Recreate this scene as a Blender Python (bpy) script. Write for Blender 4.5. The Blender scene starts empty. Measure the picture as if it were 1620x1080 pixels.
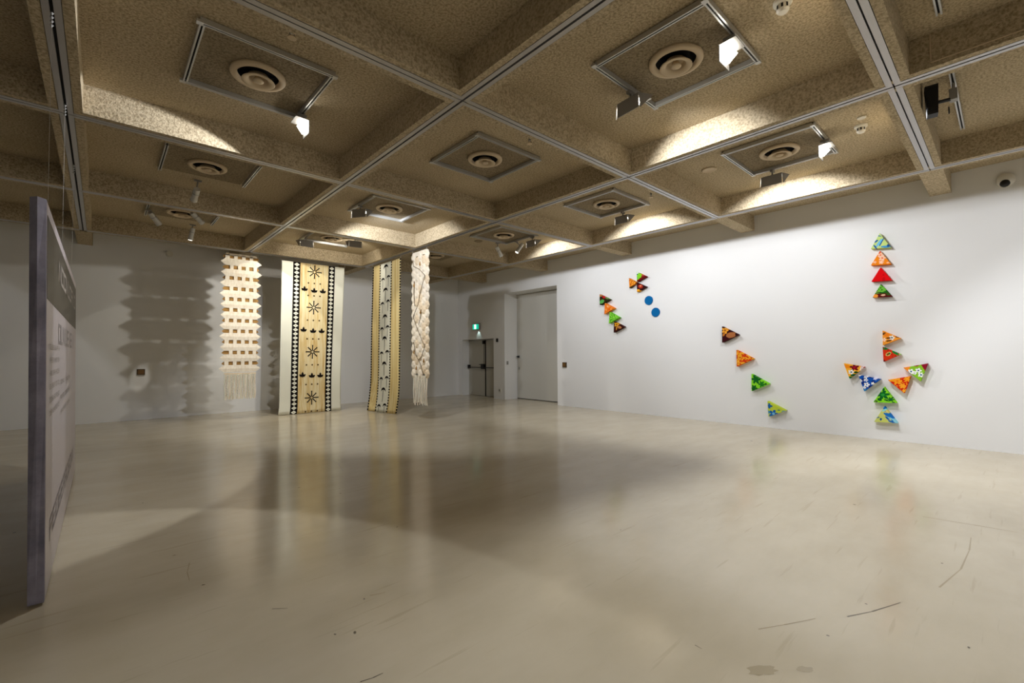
import bpy, bmesh, math, random
from mathutils import Vector, Matrix

# ------------------------------------------------------------------ scale
# H = height of the ceiling rails above the eye, HC = eye height (metres)
H, HC = 2.5, 1.4875
C = bpy.context.scene.collection
SC = bpy.context.scene
rnd = random.Random(7)
PI = math.pi

def W(x, y, z):
    return Vector((x * H, y * H, HC + z * H))

# ------------------------------------------------------------------ camera, world, exposure
YAW, PITCH, ROLL, FPX = .8324, .0284, -.006, 714.0
cd = bpy.data.cameras.new('camera'); cam = bpy.data.objects.new('camera', cd); C.objects.link(cam)
fw = Vector((math.cos(YAW), math.sin(YAW), 0)); rt = Vector((math.sin(YAW), -math.cos(YAW), 0)); up = Vector((0, 0, 1))
fp = fw * math.cos(PITCH) + up * math.sin(PITCH); u2 = up * math.cos(PITCH) - fw * math.sin(PITCH)
r2 = rt * math.cos(ROLL) + u2 * math.sin(ROLL); u3 = u2 * math.cos(ROLL) - rt * math.sin(ROLL)
cam.matrix_world = Matrix(((r2.x, u3.x, -fp.x, 0), (r2.y, u3.y, -fp.y, 0), (r2.z, u3.z, -fp.z, HC), (0, 0, 0, 1)))
cd.sensor_width = 36; cd.lens = FPX / 1620 * 36; cd.clip_start = .05; cd.clip_end = 200
SC.camera = cam
wd = bpy.data.worlds.new('world'); SC.world = wd; wd.use_nodes = True
wd.node_tree.nodes['Background'].inputs[0].default_value = (1, .95, .88, 1)
wd.node_tree.nodes['Background'].inputs[1].default_value = .02
SC.view_settings.view_transform = 'Standard'; SC.view_settings.look = 'None'
SC.view_settings.exposure = 0.0; SC.view_settings.gamma = 1; SC.view_settings.use_curve_mapping = False

# light levels (watts), all belong to fixtures built below
P_WASH, P_FORE, P_TEXT, P_BACK = 140., 265., 115., 12.
LCOL = (.96, 1, 1.08)          # wall washers and floods
WCOL = (1, .975, .91)           # cylinder spots

# ------------------------------------------------------------------ materials
def lin(c):
    return tuple((v / 12.92 if v <= .04045 else ((v + .055) / 1.055) ** 2.4) for v in (x / 255 for x in c))

def mat(name, col, rough=.6, metal=0., spec=.5, srgb=True):
    m = bpy.data.materials.new(name); m.use_nodes = True
    b = m.node_tree.nodes['Principled BSDF']
    c = lin(col) if srgb else col
    b.inputs['Base Color'].default_value = (*c, 1); b.inputs['Roughness'].default_value = rough
    b.inputs['Metallic'].default_value = metal; b.inputs['Specular IOR Level'].default_value = spec
    return m

def N(m, t, **kw):
    n = m.node_tree.nodes.new(t)
    for k, v in kw.items():
        setattr(n, k, v)
    return n

def L(m, a, b):
    m.node_tree.links.new(a, b)

def noise(m, scale, detail=4, rough=.55, stretch=None, coord='Object'):
    tc = N(m, 'ShaderNodeTexCoord'); src = tc.outputs[coord]
    if stretch:
        mp = N(m, 'ShaderNodeMapping'); mp.inputs['Scale'].default_value = stretch
        L(m, src, mp.inputs['Vector']); src = mp.outputs[0]
    n = N(m, 'ShaderNodeTexNoise'); n.inputs['Scale'].default_value = scale
    n.inputs['Detail'].default_value = detail; n.inputs['Roughness'].default_value = rough
    L(m, src, n.inputs['Vector'])
    return n.outputs['Fac']

def ramp(m, fac, stops):
    r = N(m, 'ShaderNodeValToRGB'); e = r.color_ramp.elements
    while len(e) < len(stops):
        e.new(.5)
    for i, (p, c) in enumerate(stops):
        e[i].position = p; e[i].color = (*lin(c), 1)
    L(m, fac, r.inputs[0]); return r.outputs[0]

def bump(m, fac, strength, dist):
    b = N(m, 'ShaderNodeBump'); b.inputs['Strength'].default_value = strength; b.inputs['Distance'].default_value = dist
    L(m, fac, b.inputs['Height']); L(m, b.outputs[0], m.node_tree.nodes['Principled BSDF'].inputs['Normal'])

def pb(m):
    return m.node_tree.nodes['Principled BSDF']

def emis(name, col, strength):
    m = mat(name, col, .5)
    pb(m).inputs['Emission Color'].default_value = (*lin(col), 1); pb(m).inputs['Emission Strength'].default_value = strength
    return m

M = {}
# sprayed rough concrete of the coffered ceiling
def concrete(name, lo, hi):
    m = mat(name, hi, .95, spec=.2)
    f = noise(m, 1.1, 5); c1 = ramp(m, f, [(.3, lo), (.7, hi)])
    g = noise(m, 48, 3, .65); mx = N(m, 'ShaderNodeMix', data_type='RGBA', blend_type='MULTIPLY')
    gr = ramp(m, g, [(.34, (190, 186, 178)), (.6, (255, 255, 255))])
    mx.inputs[0].default_value = 1.0; L(m, c1, mx.inputs[6]); L(m, gr, mx.inputs[7])
    L(m, mx.outputs[2], pb(m).inputs['Base Color'])
    bump(m, g, .7, .018)
    return m
M['conc'] = concrete('sprayed_concrete', (195, 178, 147), (209, 192, 161))
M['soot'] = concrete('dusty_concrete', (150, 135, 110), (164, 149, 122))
m = M['wall'] = mat('white_paint', (233, 232, 229), .75, spec=.3)
bump(m, noise(m, 60, 2), .06, .002)
M['door'] = mat('door_paint', (205, 202, 192), .55)
M['exitdoor'] = mat('exit_door_paint', (196, 192, 180), .55)
M['rail'] = mat('grey_rail_metal', (186, 184, 184), .4, .8)
M['alu'] = mat('track_aluminium', (196, 196, 194), .4, .6)
M['dark'] = mat('slot_black', (14, 13, 12), .8)
M['black'] = mat('black_plastic', (12, 12, 13), .55)
M['steel'] = mat('steel', (170, 170, 168), .3, .9)
M['vent'] = mat('diffuser_enamel', (206, 186, 154), .6)
M['fix'] = mat('fixture_grey', (150, 147, 142), .5, .2)
M['fixin'] = mat('fixture_reflector', (225, 222, 215), .35)
M['cyl'] = mat('spot_body', (205, 203, 196), .4, .2)
M['plastic'] = mat('white_plastic', (225, 221, 210), .45)
M['lamp'] = emis('lamp_face', (255, 250, 240), 30)
M['lampdim'] = emis('spot_lens', (255, 246, 230), 8)
M['exit'] = emis('exit_green', (14, 186, 150), 1.1)
M['exitw'] = emis('exit_white', (215, 255, 240), 1.6)
M['brown'] = mat('brown_wood', (112, 78, 34), .55)
M['browndk'] = mat('brown_frame', (70, 52, 22), .55)
M['wire'] = mat('nylon_line', (200, 195, 185), .3)

# polished concrete floor
m = M['floor'] = mat('polished_concrete', (150, 142, 124), .26, spec=.5)
a = noise(m, .55, 6, .6); b_ = noise(m, 1.1, 7, .6, (1, 2.2, 1)); 
mx = N(m, 'ShaderNodeMix', data_type='RGBA'); mx.inputs[0].default_value = .5
L(m, ramp(m, a, [(.3, (188, 175, 148)), (.7, (205, 193, 167))]), mx.inputs[6])
L(m, ramp(m, b_, [(.32, (184, 171, 143)), (.7, (205, 193, 168))]), mx.inputs[7])
# dark specks and scuffs
vo = N(m, 'ShaderNodeTexVoronoi'); vo.inputs['Scale'].default_value = 2.6; tc = N(m, 'ShaderNodeTexCoord'); mp = N(m, 'ShaderNodeMapping')
mp.inputs['Scale'].default_value = (1, 1.0, 1); L(m, tc.outputs['Object'], mp.inputs['Vector']); 
ad = N(m, 'ShaderNodeMix', data_type='RGBA', blend_type='LINEAR_LIGHT'); ad.inputs[0].default_value = .06
nz = N(m, 'ShaderNodeTexNoise'); nz.inputs['Scale'].default_value = 9
L(m, tc.outputs['Object'], nz.inputs['Vector']); L(m, mp.outputs[0], ad.inputs[6]); L(m, nz.outputs['Color'], ad.inputs[7])
L(m, ad.outputs[2], vo.inputs['Vector'])
sp = ramp(m, vo.outputs['Distance'], [(.022, (70, 62, 50)), (.034, (255, 255, 255))])
m2 = N(m, 'ShaderNodeMix', data_type='RGBA', blend_type='MULTIPLY'); m2.inputs[0].default_value = .8
L(m, mx.outputs[2], m2.inputs[6]); L(m, sp, m2.inputs[7])
sc_ = noise(m, 1.3, 3, .5, (1, 14, 1)); scr = ramp(m, sc_, [(.30, (200, 190, 172)), (.36, (255, 255, 255))])
m3 = N(m, 'ShaderNodeMix', data_type='RGBA', blend_type='MULTIPLY'); m3.inputs[0].default_value = .22
L(m, m2.outputs[2], m3.inputs[6]); L(m, scr, m3.inputs[7]); L(m, m3.outputs[2], pb(m).inputs['Base Color'])
rr = N(m, 'ShaderNodeMapRange'); rr.inputs[3].default_value = .13; rr.inputs[4].default_value = .21
L(m, b_, rr.inputs[0]); L(m, rr.outputs[0], pb(m).inputs['Roughness'])
bump(m, noise(m, 5, 3), .02, .003)

M['cream'] = mat('cream_cloth', (226, 224, 206), .9, spec=.1)
bump(M['cream'], noise(M['cream'], 260, 2, .5, (1, 1, .4)), .25, .002)
M['ink'] = mat('black_ink', (22, 17, 14), .9, spec=.1)
M['inkbr'] = mat('brown_ink', (84, 62, 30), .9, spec=.1)
m = M['bark'] = mat('bark_cloth', (226, 200, 140), .9, spec=.1)
f = noise(m, 5.5, 6, .65, (3.2, 3.2, .16)); c = ramp(m, f, [(.32, (186, 138, 70)), (.42, (214, 186, 126)), (.52, (226, 208, 162)), (.75, (235, 222, 184))])
L(m, c, pb(m).inputs['Base Color'])
m = M['gold'] = mat('gold_cloth', (226, 200, 140), .9, spec=.1)
f = noise(m, 5.0, 6, .6, (3.5, 3.5, .1)); c = ramp(m, f, [(.3, (200, 166, 96)), (.5, (222, 200, 140)), (.7, (234, 220, 174))])
L(m, c, pb(m).inputs['Base Color'])
m = M['ivory'] = mat('ivory_fibre', (238, 222, 196), .85, spec=.15)
f = noise(m, 22, 4, .6, (1, 1, .5)); c = ramp(m, f, [(.3, (226, 211, 186)), (.6, (243, 233, 214))]); L(m, c, pb(m).inputs['Base Color'])
m = M['ivory2'] = mat('tan_fibre', (216, 192, 156), .85, spec=.15)
f = noise(m, 22, 4, .6); c = ramp(m, f, [(.3, (214, 192, 160)), (.6, (232, 214, 184))]); L(m, c, pb(m).inputs['Base Color'])
m = M['reed'] = mat('brown_reed', (160, 116, 50), .75)
f = noise(m, 16, 3, .6, (.3, .3, 8)); c = ramp(m, f, [(.3, (104, 72, 24)), (.5, (160, 118, 52)), (.7, (196, 150, 84))]); L(m, c, pb(m).inputs['Base Color'])
m = M['slate'] = mat('sign_edge_fabric', (96, 93, 104), .8)
f = noise(m, 5, 5, .65); c = ramp(m, f, [(.3, (122, 120, 138)), (.7, (168, 165, 186))]); L(m, c, pb(m).inputs['Base Color'])
M['signface'] = mat('sign_light_vinyl', (178, 168, 168), .32, spec=.6)
M['signdark'] = mat('sign_dark_vinyl', (50, 45, 37), .45, spec=.4)
M['signink'] = mat('sign_ink', (134, 125, 124), .5)
M['signlight'] = mat('sign_white_print', (146, 137, 128), .5)
M['stain'] = mat('floor_stain', (168, 154, 124), .22)
M['scuff'] = mat('floor_scuff', (96, 84, 64), .3)
M['blue'] = mat('blue_felt', (10, 100, 160), .85, spec=.1)
m = M['print'] = mat('printed_fabric', (200, 200, 200), .85, spec=.1)
at_ = N(m, 'ShaderNodeAttribute', attribute_name='Col'); L(m, at_.outputs['Color'], pb(m).inputs['Base Color'])

# ------------------------------------------------------------------ mesh helpers
class MB:
    def __init__(s):
        s.v, s.f, s.m, s.cur = [], [], [], 0
    def poly(s, pts):
        b = len(s.v); s.v += [Vector(p) for p in pts]; s.f.append(tuple(range(b, b + len(pts)))); s.m.append(s.cur); return s
    def hexa(s, p):                      # 8 points: bottom loop 0-3, top loop 4-7
        b = len(s.v); s.v += [Vector(q) for q in p]
        for q in ((3, 2, 1, 0), (4, 5, 6, 7), (0, 1, 5, 4), (1, 2, 6, 5), (2, 3, 7, 6), (3, 0, 4, 7)):
            s.f.append(tuple(b + i for i in q)); s.m.append(s.cur)
        return s
    def box(s, a, c):
        x0, x1 = sorted((a[0], c[0])); y0, y1 = sorted((a[1], c[1])); z0, z1 = sorted((a[2], c[2]))
        return s.hexa([(x0, y0, z0), (x1, y0, z0), (x1, y1, z0), (x0, y1, z0), (x0, y0, z1), (x1, y0, z1), (x1, y1, z1), (x0, y1, z1)])
    def ext(s, pts, d):                  # planar outline extruded by vector d
        n = len(pts); b = len(s.v); d = Vector(d); s.v += [Vector(p) for p in pts] + [Vector(p) + d for p in pts]
        s.f.append(tuple(b + i for i in reversed(range(n)))); s.f.append(tuple(b + n + i for i in range(n)))
        s.m += [s.cur] * 2
        for i in range(n):
            j = (i + 1) % n; s.f.append((b + i, b + j, b + n + j, b + n + i)); s.m.append(s.cur)
        return s
    def tube(s, p, q, r, r2=None, n=10, cap=True):
        p, q = Vector(p), Vector(q); r2 = r if r2 is None else r2
        d = (q - p).normalized(); a = d.orthogonal().normalized(); c = d.cross(a); b = len(s.v)
        for k in range(n):
            t = 2 * PI * k / n; o = a * math.cos(t) + c * math.sin(t); s.v += [p + o * r, q + o * r2]
        for k in range(n):
            j = (k + 1) % n; s.f.append((b + 2 * k, b + 2 * j, b + 2 * j + 1, b + 2 * k + 1)); s.m.append(s.cur)
        if cap:
            s.f.append(tuple(b + 2 * k for k in reversed(range(n)))); s.f.append(tuple(b + 2 * k + 1 for k in range(n))); s.m += [s.cur] * 2
        return s
    def path(s, pts, r, n=6):
        for p, q in zip(pts, pts[1:]):
            s.tube(p, q, r, n=n)
        return s
    def lathe(s, prof, c=(0, 0, 0), n=32, axis='z'):   # prof: (radius, height)
        c = Vector(c); b = len(s.v); k = len(prof)
        for i in range(n):
            t = 2 * PI * i / n
            for r, h in prof:
                o = (r * math.cos(t), r * math.sin(t), h)
                if axis == 'x': o = (h, r * math.cos(t), r * math.sin(t))
                s.v.append(c + Vector(o))
        for i in range(n):
            j = (i + 1) % n
            for q in range(k - 1):
                s.f.append((b + i * k + q, b + j * k + q, b + j * k + q + 1, b + i * k + q + 1)); s.m.append(s.cur)
        if prof[0][0] > 1e-6: s.f.append(tuple(b + i * k for i in reversed(range(n)))); s.m.append(s.cur)
        if prof[-1][0] > 1e-6: s.f.append(tuple(b + i * k + k - 1 for i in range(n))); s.m.append(s.cur)
        return s
    def ball(s, c, r, sz=1.):
        c = Vector(c); p = [c + Vector(o) for o in ((r, 0, 0), (-r, 0, 0), (0, r, 0), (0, -r, 0), (0, 0, r * sz), (0, 0, -r * sz))]
        b = len(s.v); s.v += p
        for q in ((0, 2, 4), (2, 1, 4), (1, 3, 4), (3, 0, 4), (2, 0, 5), (1, 2, 5), (3, 1, 5), (0, 3, 5)):
            s.f.append(tuple(b + i for i in q)); s.m.append(s.cur)
        return s

def root_loc(p):
    while p.parent: p = p.parent
    return p.location.copy()

def obj(name, mb, mats, parent=None, loc=None, local=False, smooth=False):
    """links one mesh object; mb is in world metres unless local"""
    me = bpy.data.meshes.new(name)
    off = Vector((0, 0, 0))
    if not local:
        off = root_loc(parent) if parent else (Vector(loc) if loc else Vector((0, 0, 0)))
    me.from_pydata([v - off for v in mb.v], [], mb.f)
    ml = mats if isinstance(mats, (list, tuple)) else [mats]
    for q in ml: me.materials.append(M[q] if isinstance(q, str) else q)
    for p, i in zip(me.polygons, mb.m):
        p.material_index = i; p.use_smooth = smooth
    bm = bmesh.new(); bm.from_mesh(me); bmesh.ops.remove_doubles(bm, verts=bm.verts, dist=1e-6) if smooth else None
    bmesh.ops.recalc_face_normals(bm, faces=bm.faces); bm.to_mesh(me); bm.free()
    o = bpy.data.objects.new(name, me); C.objects.link(o)
    if parent: o.parent = parent
    elif loc is not None: o.location = loc
    return o

def tag(o, label=None, cat=None, group=None, kind=None):
    if label: o['label'] = label
    if cat: o['category'] = cat
    if group: o['group'] = group
    if kind: o['kind'] = kind
    return o

def thing(name, label, cat, loc, rotz=0., group=None):
    o = bpy.data.objects.new(name, None); C.objects.link(o); o.empty_display_size = .1
    o.location = loc; o.rotation_euler = (0, 0, rotz)
    return tag(o, label, cat, group)

def lamp(kind, name, parent, loc, aim, power, col=LCOL, size=(.2, .1), angle=60, blend=.4, radius=.03):
    ld = bpy.data.lights.new(name, kind); ld.energy = power; ld.color = col
    if kind == 'AREA':
        ld.shape = 'RECTANGLE'; ld.size, ld.size_y = size
    else:
        ld.spot_size = math.radians(angle); ld.spot_blend = blend; ld.shadow_soft_size = radius
    o = bpy.data.objects.new(name, ld); C.objects.link(o); o.parent = parent
    o.location = loc; o.rotation_euler = Vector(aim).to_track_quat('-Z', 'Y').to_euler()
    return o

# ------------------------------------------------------------------ room shell
X0, Y0, CEL = -.1201, .2644, 1.158
XI = lambda i: X0 + i * CEL
YJ = lambda j: Y0 + j * CEL
XW, YW = 3.94, 5.52                  # right wall face, left wall face
XB, YB = -2.72, -2.35                # walls behind the camera
ZF = -HC / H; ZS = 1.122             # floor, slab
ZT = ZS + .06

def B(a, c):
    return W(*a), W(*c)

o = obj('floor', MB().box(*B((XB - .1, YB - .1, ZF - .05), (XW + .5, YW + .1, ZF))), 'floor'); tag(o, 'polished beige grey concrete floor', kind='structure')
FLOOR = o
def blotch(cx, cy, rx, ry, ang, seed, m):
    r = random.Random(seed); pts = []
    for k in range(18):
        t = 2 * PI * k / 18; q = .75 + .4 * r.random(); a, b = rx * q * math.cos(t), ry * q * math.sin(t)
        pts.append(W(cx + a * math.cos(ang) - b * math.sin(ang), cy + a * math.sin(ang) + b * math.cos(ang), ZF) + Vector((0, 0, .0006)))
    obj('floor_stain', MB().poly(pts), m, FLOOR)
def scuff(pts, w, m):
    q = [W(x, y, ZF) + Vector((0, 0, .0007)) for x, y in pts]; mb = MB()
    for a, b in zip(q, q[1:]):
        d = (b - a).normalized(); n = Vector((-d.y, d.x, 0)) * w / 2
        mb.poly([a - n, b - n * .5, b + n * .5, a + n])
    obj('scuff_mark', mb, m, FLOOR)
blotch(.925, .326, .030, .014, -.6, 1, 'stain'); blotch(.987, .273, .016, .008, -.6, 2, 'stain')
for pl, w, m in (([(1.252, .259), (1.318, .225), (1.414, .187)], .008, 'scuff'), ([(1.575, .132), (1.749, .102), (1.935, .093), (2.069, .095)], .010, 'stain'), ([(1.056, .377), (1.114, .345), (1.191, .305)], .008, 'stain'),
                 ([(.358, .81), (.38, .804), (.399, .803)], .004, 'ink'), ([(.501, 1.079), (.536, 1.066)], .008, 'stain'), ([(.981, 2.658), (.974, 2.497), (.929, 2.317)], .006, 'scuff'), ([(.306, 1.18), (.334, 1.158)], .006, 'scuff'),
                 ([(2.205, .222), (2.225, .095), (2.237, -.006)], .012, 'stain'), ([(.197, 1.603), (.184, 1.538), (.182, 1.478)], .006, 'stain'), ([(.905, .445), (.903, .43)], .005, 'scuff')):
    scuff(pl, w, m)
for k, (x, y) in enumerate(((1.30, .068), (.484, 1.074), (.378, .982), (1.307, .896), (1.347, .241), (1.139, .27))): blotch(x, y, .0035, .0022, k, k + 5, 'scuff')
rw = MB()
JN, JF, XD = 3.545, 4.475, 4.165     # recess of the tall door
EN, EF, XE = 4.70, 5.42, 4.06        # recess of the exit door
rw.box(*B((XW, YB, ZF), (XW + .4, JN, ZT)))
rw.box(*B((XW, JN, .806), (XW + .4, JF, ZT)))
rw.box(*B((XD + .03, JN, ZF), (XW + .4, JF, .806)))
rw.box(*B((XW, JF, ZF), (XW + .4, EN, ZT)))
rw.box(*B((XW, EN, .217), (XW + .4, EF, ZT)))
rw.box(*B((XE + .03, EN, ZF), (XW + .4, EF, .217)))
rw.box(*B((XW, EF, ZF), (XW + .4, YW + .1, ZT)))
tag(obj('wall_right', rw, 'wall'), 'white gallery wall with two door recesses', kind='structure')
tag(obj('wall_left', MB().box(*B((XB - .1, YW, ZF), (XW + .4, YW + .1, ZT))), 'wall'), 'long white gallery wall behind the hangings', kind='structure')
tag(obj('wall_back', MB().box(*B((XB - .1, YB - .1, ZF), (XW + .4, YB, ZT))), 'wall'), 'white wall behind the viewer', kind='structure')
tag(obj('wall_near', MB().box(*B((XB - .1, YB, ZF), (XB, YW, ZT))), 'wall'), 'white wall beyond the sign', kind='structure')

# coffered ceiling: slab > beams > rail strips
ceil = tag(obj('ceiling', MB().box(*B((XB - .1, YB - .1, ZS), (XW + .4, YW + .1, ZS + .06))), 'conc'), 'coffered ceiling of sprayed concrete', kind='structure')
hw, gv, sl, so = .05 * H, .058, .0105, .0535     # half beam, half groove, half slot, outer strip edge (m)
zb, zs = HC + H, HC + ZS * H
prof = [(-hw, zb), (-gv, zb), (-gv, zb + .035), (gv, zb + .035), (gv, zb), (hw, zb), (hw, zs + .01), (-hw, zs + .01)]
IS, JS = range(-2, 4), range(-2, 5)
yend, xend = (YJ(4) * H + hw), (XI(3) * H + hw)
for i in IS:
    x = XI(i) * H
    bm_ = obj('beam', MB().ext([(x + a, YB * H, z) for a, z in prof], (0, yend - YB * H, 0)), 'conc', ceil)
    for s in (-1, 1):
        r = MB(); ys = [YB * H] + [YJ(j) * H for j in JS]
        for y1, y2 in zip(ys, ys[1:]):
            r.box((x + s * sl, y1 + .006, zb - .002), (x + s * so, y2 - .006, zb + .03))
        obj('rail_strip', r, 'rail', bm_)
    obj('rail_slot', MB().box((x - sl, YB * H, zb + .022), (x + sl, yend, zb + .034)), 'dark', bm_)
    obj('beam', MB().box((x - hw, yend, zb), (x + hw, YW * H + .02, zs + .01)), 'conc', ceil)
for j in JS:
    y = YJ(j) * H
    xs = [XB * H - hw] + [XI(i) * H for i in IS]
    for x1, x2 in zip(xs, xs[1:]):
        bm_ = obj('beam', MB().ext([(x1 + hw, y + a, z) for a, z in prof], (x2 - x1 - 2 * hw, 0, 0)), 'conc', ceil)
        for s in (-1, 1):
            obj('rail_strip', MB().box((x1 + so, y + s * .006, zb - .003), (x2 - so, y + s * so, zb + .03)), 'rail', bm_)
        obj('rail_slot', MB().box((x1 + so, y - .006, zb + .022), (x2 - so, y + .006, zb + .034)), 'dark', bm_)
    obj('beam', MB().box((xend, y - hw, zb), (XW * H + .02, y + hw, zs + .01)), 'conc', ceil)
# cable conduit on the right-hand beam face
yc = YJ(0)
cm = MB().tube(W(2.146, .158, 1.118), W(2.146, .158, 1.022), .007, n=6).tube(W(2.146, .158, 1.018), W(2.146, -.84, 1.018), .007, n=6)
obj('cable_conduit', cm, 'vent', ceil)

# ------------------------------------------------------------------ doors
zf = ZF + .004
d1 = tag(obj('door_1', MB().box(*B((XD, JN + .004, ZF + .008), (XD + .03, JF - .004, .80))), 'door'), 'tall flush white door in the recess of the right wall', kind='structure')
hd = MB().box(*B((XD - .012, 4.43, -.045), (XD, 4.46, -.02))).tube(W(XD - .012, 4.445, -.03), W(XD - .03, 4.445, -.03), .012).tube(W(XD - .03, 4.455, -.03), W(XD - .03, 4.40, -.034), .011)
obj('door_handle', hd, 'black', d1)
obj('door_lock', MB().box(*B((XD - .008, 4.425, -.205), (XD, 4.445, -.17))), 'steel', d1)
obj('bottom_gap_shade', MB().box(*B((XD + .002, JN + .004, ZF), (XD + .03, JF - .004, ZF + .008))), 'dark', d1)  # dark strip standing in for shade in the gap under the door
d2 = tag(obj('door_2', MB().box(*B((XE, EN, ZF + .004), (XE + .03, 5.015, .205))), 'exitdoor'), 'white double exit door with push bar', kind='structure')
obj('door_leaf', MB().box(*B((XE, 5.03, ZF + .004), (XE + .03, EF - .005, .205))), 'exitdoor', d2)
obj('meeting_gap', MB().box(*B((XE - .004, 5.012, ZF + .002), (XE + .02, 5.033, .205))), 'dark', d2)
pbm = MB().tube(W(XE - .03, 5.39, -.185), W(XE - .03, EN + .005, -.187), .014, n=8)
obj('push_bar', pbm, 'black', d2)
obj('bar_bracket', MB().box(*B((XE - .035, 5.375, -.2), (XE, 5.405, -.15))), 'black', d2)
obj('latch_case', MB().box(*B((XE - .035, 5.03, -.205), (XE, 5.09, -.135))), 'black', d2)
obj('lever', MB().tube(W(XE - .035, 5.07, -.145), W(XE - .035, 5.13, -.142), .011, n=6), 'black', d2)
obj('top_latch', MB().box(*B((XE - .03, 5.03, .15), (XE, 5.06, .2))), 'black', d2)
obj('latch_rod', MB().tube(W(XE - .015, 5.04, -.14), W(XE - .015, 5.04, .15), .008, n=6), 'black', d2)

# ------------------------------------------------------------------ fittings on the walls
ex = thing('exit_sign', 'green lit exit sign with a white bar above the exit door', 'sign', W(XW, 5.03, .39))
e = MB().box(*B((3.905, 4.978, .35), (3.93, 5.122, .432))); obj('case', e, 'fix', ex)
obj('bracket', MB().box(*B((3.93, 4.99, .36), (XW, 5.06, .44))), 'fix', ex)
obj('green_panel', MB().box(*B((3.9, 4.985, .356), (3.905, 5.115, .426))), 'exit', ex)
obj('white_bar', MB().box(*B((3.898, 5.035, .360), (3.9, 5.075, .424))), 'exitw', ex)
lamp('SPOT', 'downlight', ex, Vector((-.07, -.02, -.11)), (.35, 0, -1), 1.6, (.7, 1, .95), angle=70, radius=.02)
o = obj('alarm_sensor', MB().box(*B((XW - .012, 4.605, .165), (XW, 4.635, .215))), 'black', loc=W(XW, 4.62, .19)); tag(o, 'small dark sensor on the wall right of the exit door', 'sensor')
sk = thing('power_outlet', 'white power outlet low on the wall right of the exit door', 'outlet', W(XW, 4.57, -.48))
obj('plate', MB().box(*B((XW - .006, 4.55, -.498), (XW, 4.59, -.455))), 'plastic', sk)
obj('socket', MB().box(*B((XW - .012, 4.56, -.488), (XW - .006, 4.58, -.465))), 'fix', sk)
o = obj('light_switch', MB().box(*B((3.975, JF - .008, -.135), (4.0, JF, -.09))), 'fix', loc=W(3.99, JF, -.11)); tag(o, 'small grey light switch on the return beside the tall door', 'switch')

def plaque(loc, label, y0, y1, z0, z1, axis):
    t = thing('wall_plaque', label, 'plaque', loc)
    if axis == 'x':
        obj('frame', MB().box(*B((XW - .012, y0, z0), (XW, y1, z1))), 'browndk', t)
        obj('picture', MB().box(*B((XW - .014, y0 + .01, z0 + .009), (XW - .012, y1 - .01, z1 - .009))), 'brown', t)
    else:
        obj('frame', MB().box(*B((y0, YW - .012, z0), (y1, YW, z1))), 'browndk', t)
        obj('picture', MB().box(*B((y0 + .009, YW - .014, z0 + .008), (y1 - .009, YW - .012, z1 - .008))), 'brown', t)
plaque(W(.28, YW, -.145), 'small brown plaque in a halo of light on the left wall', .25, .31, -.172, -.118, 'y')
plaque(W(XW, 3.43, -.123), 'small olive brown plaque on the white wall beside the tall door', 3.40, 3.457, -.152, -.095, 'x')

cc = thing('security_camera', 'white dome security camera high on the right wall', 'camera', W(XW, -.015, 1.005))
obj('housing', MB().lathe([(.10, 0), (.10, -.03), (.088, -.07), (.06, -.095), (0, -.105)], W(XW, -.015, 1.01), 24, 'x'), 'plastic', cc, smooth=True)
obj('dome', MB().lathe([(.055, 0), (.05, -.03), (.03, -.05), (0, -.056)], W(XW - .03, -.012, .985), 20, 'x'), 'black', cc, smooth=True)
wdm = thing('wall_detector', 'small round white detector near the top of the left wall', 'detector', W(.48, YW, 1.005))
ml = MB(); 
for a, b in (((.075), 0.), ((.06), .03)):
    ml.tube(W(.48, YW, 1.005) - Vector((0, b, 0)), W(.48, YW, 1.005) - Vector((0, b + .03, 0)), a, n=20)
obj('cover', ml, 'plastic', wdm)

# ------------------------------------------------------------------ ceiling fittings
DIFF = {(0, 1): 'in the dark coffer nearest the grey sign', (0, 2): 'with a spotlight just beyond it, above the zigzag hanging', (0, 3): 'half hidden behind the farthest left beam',
        (1, 0): 'beside the glaring floodlight, largest and nearest', (1, 1): 'in the square track frame at the middle of the picture', (1, 2): 'in the coffer before the brightly lit beam',
        (1, 3): 'in the lit coffer above the black bordered hanging', (2, 0): 'in the coffer near the right wall, under a lit floodlight', (2, 1): 'in the coffer second along the right wall',
        (2, 2): 'above two spotlights, in the third coffer along the right wall', (2, 3): 'in the dark far coffer above the hexagon hanging'}
d_me = {}
def diff_parts():
    outer = MB().lathe([(.245, .052), (.247, .030), (.238, .016), (.21, .010), (.188, .016), (.182, .05)], n=40)
    throat = MB().lathe([(.182, .045), (.0, .045)], n=32)
    cone = MB().lathe([(.078, .05), (.084, .006), (.10, -.016), (.142, -.026), (.148, -.020), (.11, .006), (.09, .04)], n=40)
    core = MB().lathe([(.0, -.024), (.03, -.026), (.05, -.016), (.046, -.008), (.02, .044), (0, .044)], n=28)
    return (('outer_ring', outer, 'vent'), ('throat', throat, 'dark'), ('cone_ring', cone, 'vent'), ('core_disc', core, 'vent'))
proto = None
for (i, j), where in DIFF.items():
    loc = W(XI(i + .49), YJ(j + .485), ZS) + Vector((0, 0, -.058))
    if proto is None:
        proto = thing('ceiling_diffuser', '', 'diffuser', loc)
        for n, mb, q in diff_parts(): obj(n, mb, q, proto, local=True, smooth=True)
        t = proto
    else:
        t = proto.copy(); C.objects.link(t); t.location = loc
        for ch in proto.children:
            c2 = ch.copy(); c2.parent = t; C.objects.link(c2)
    tag(t, 'round beige air diffuser ' + where, 'diffuser', 'round ceiling diffusers')
    obj('access_panel', MB().box(*B((XI(i + .31), YJ(j + .31), ZS - .0025), (XI(i + .67), YJ(j + .67), ZS + .001))), 'soot', ceil)

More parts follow.
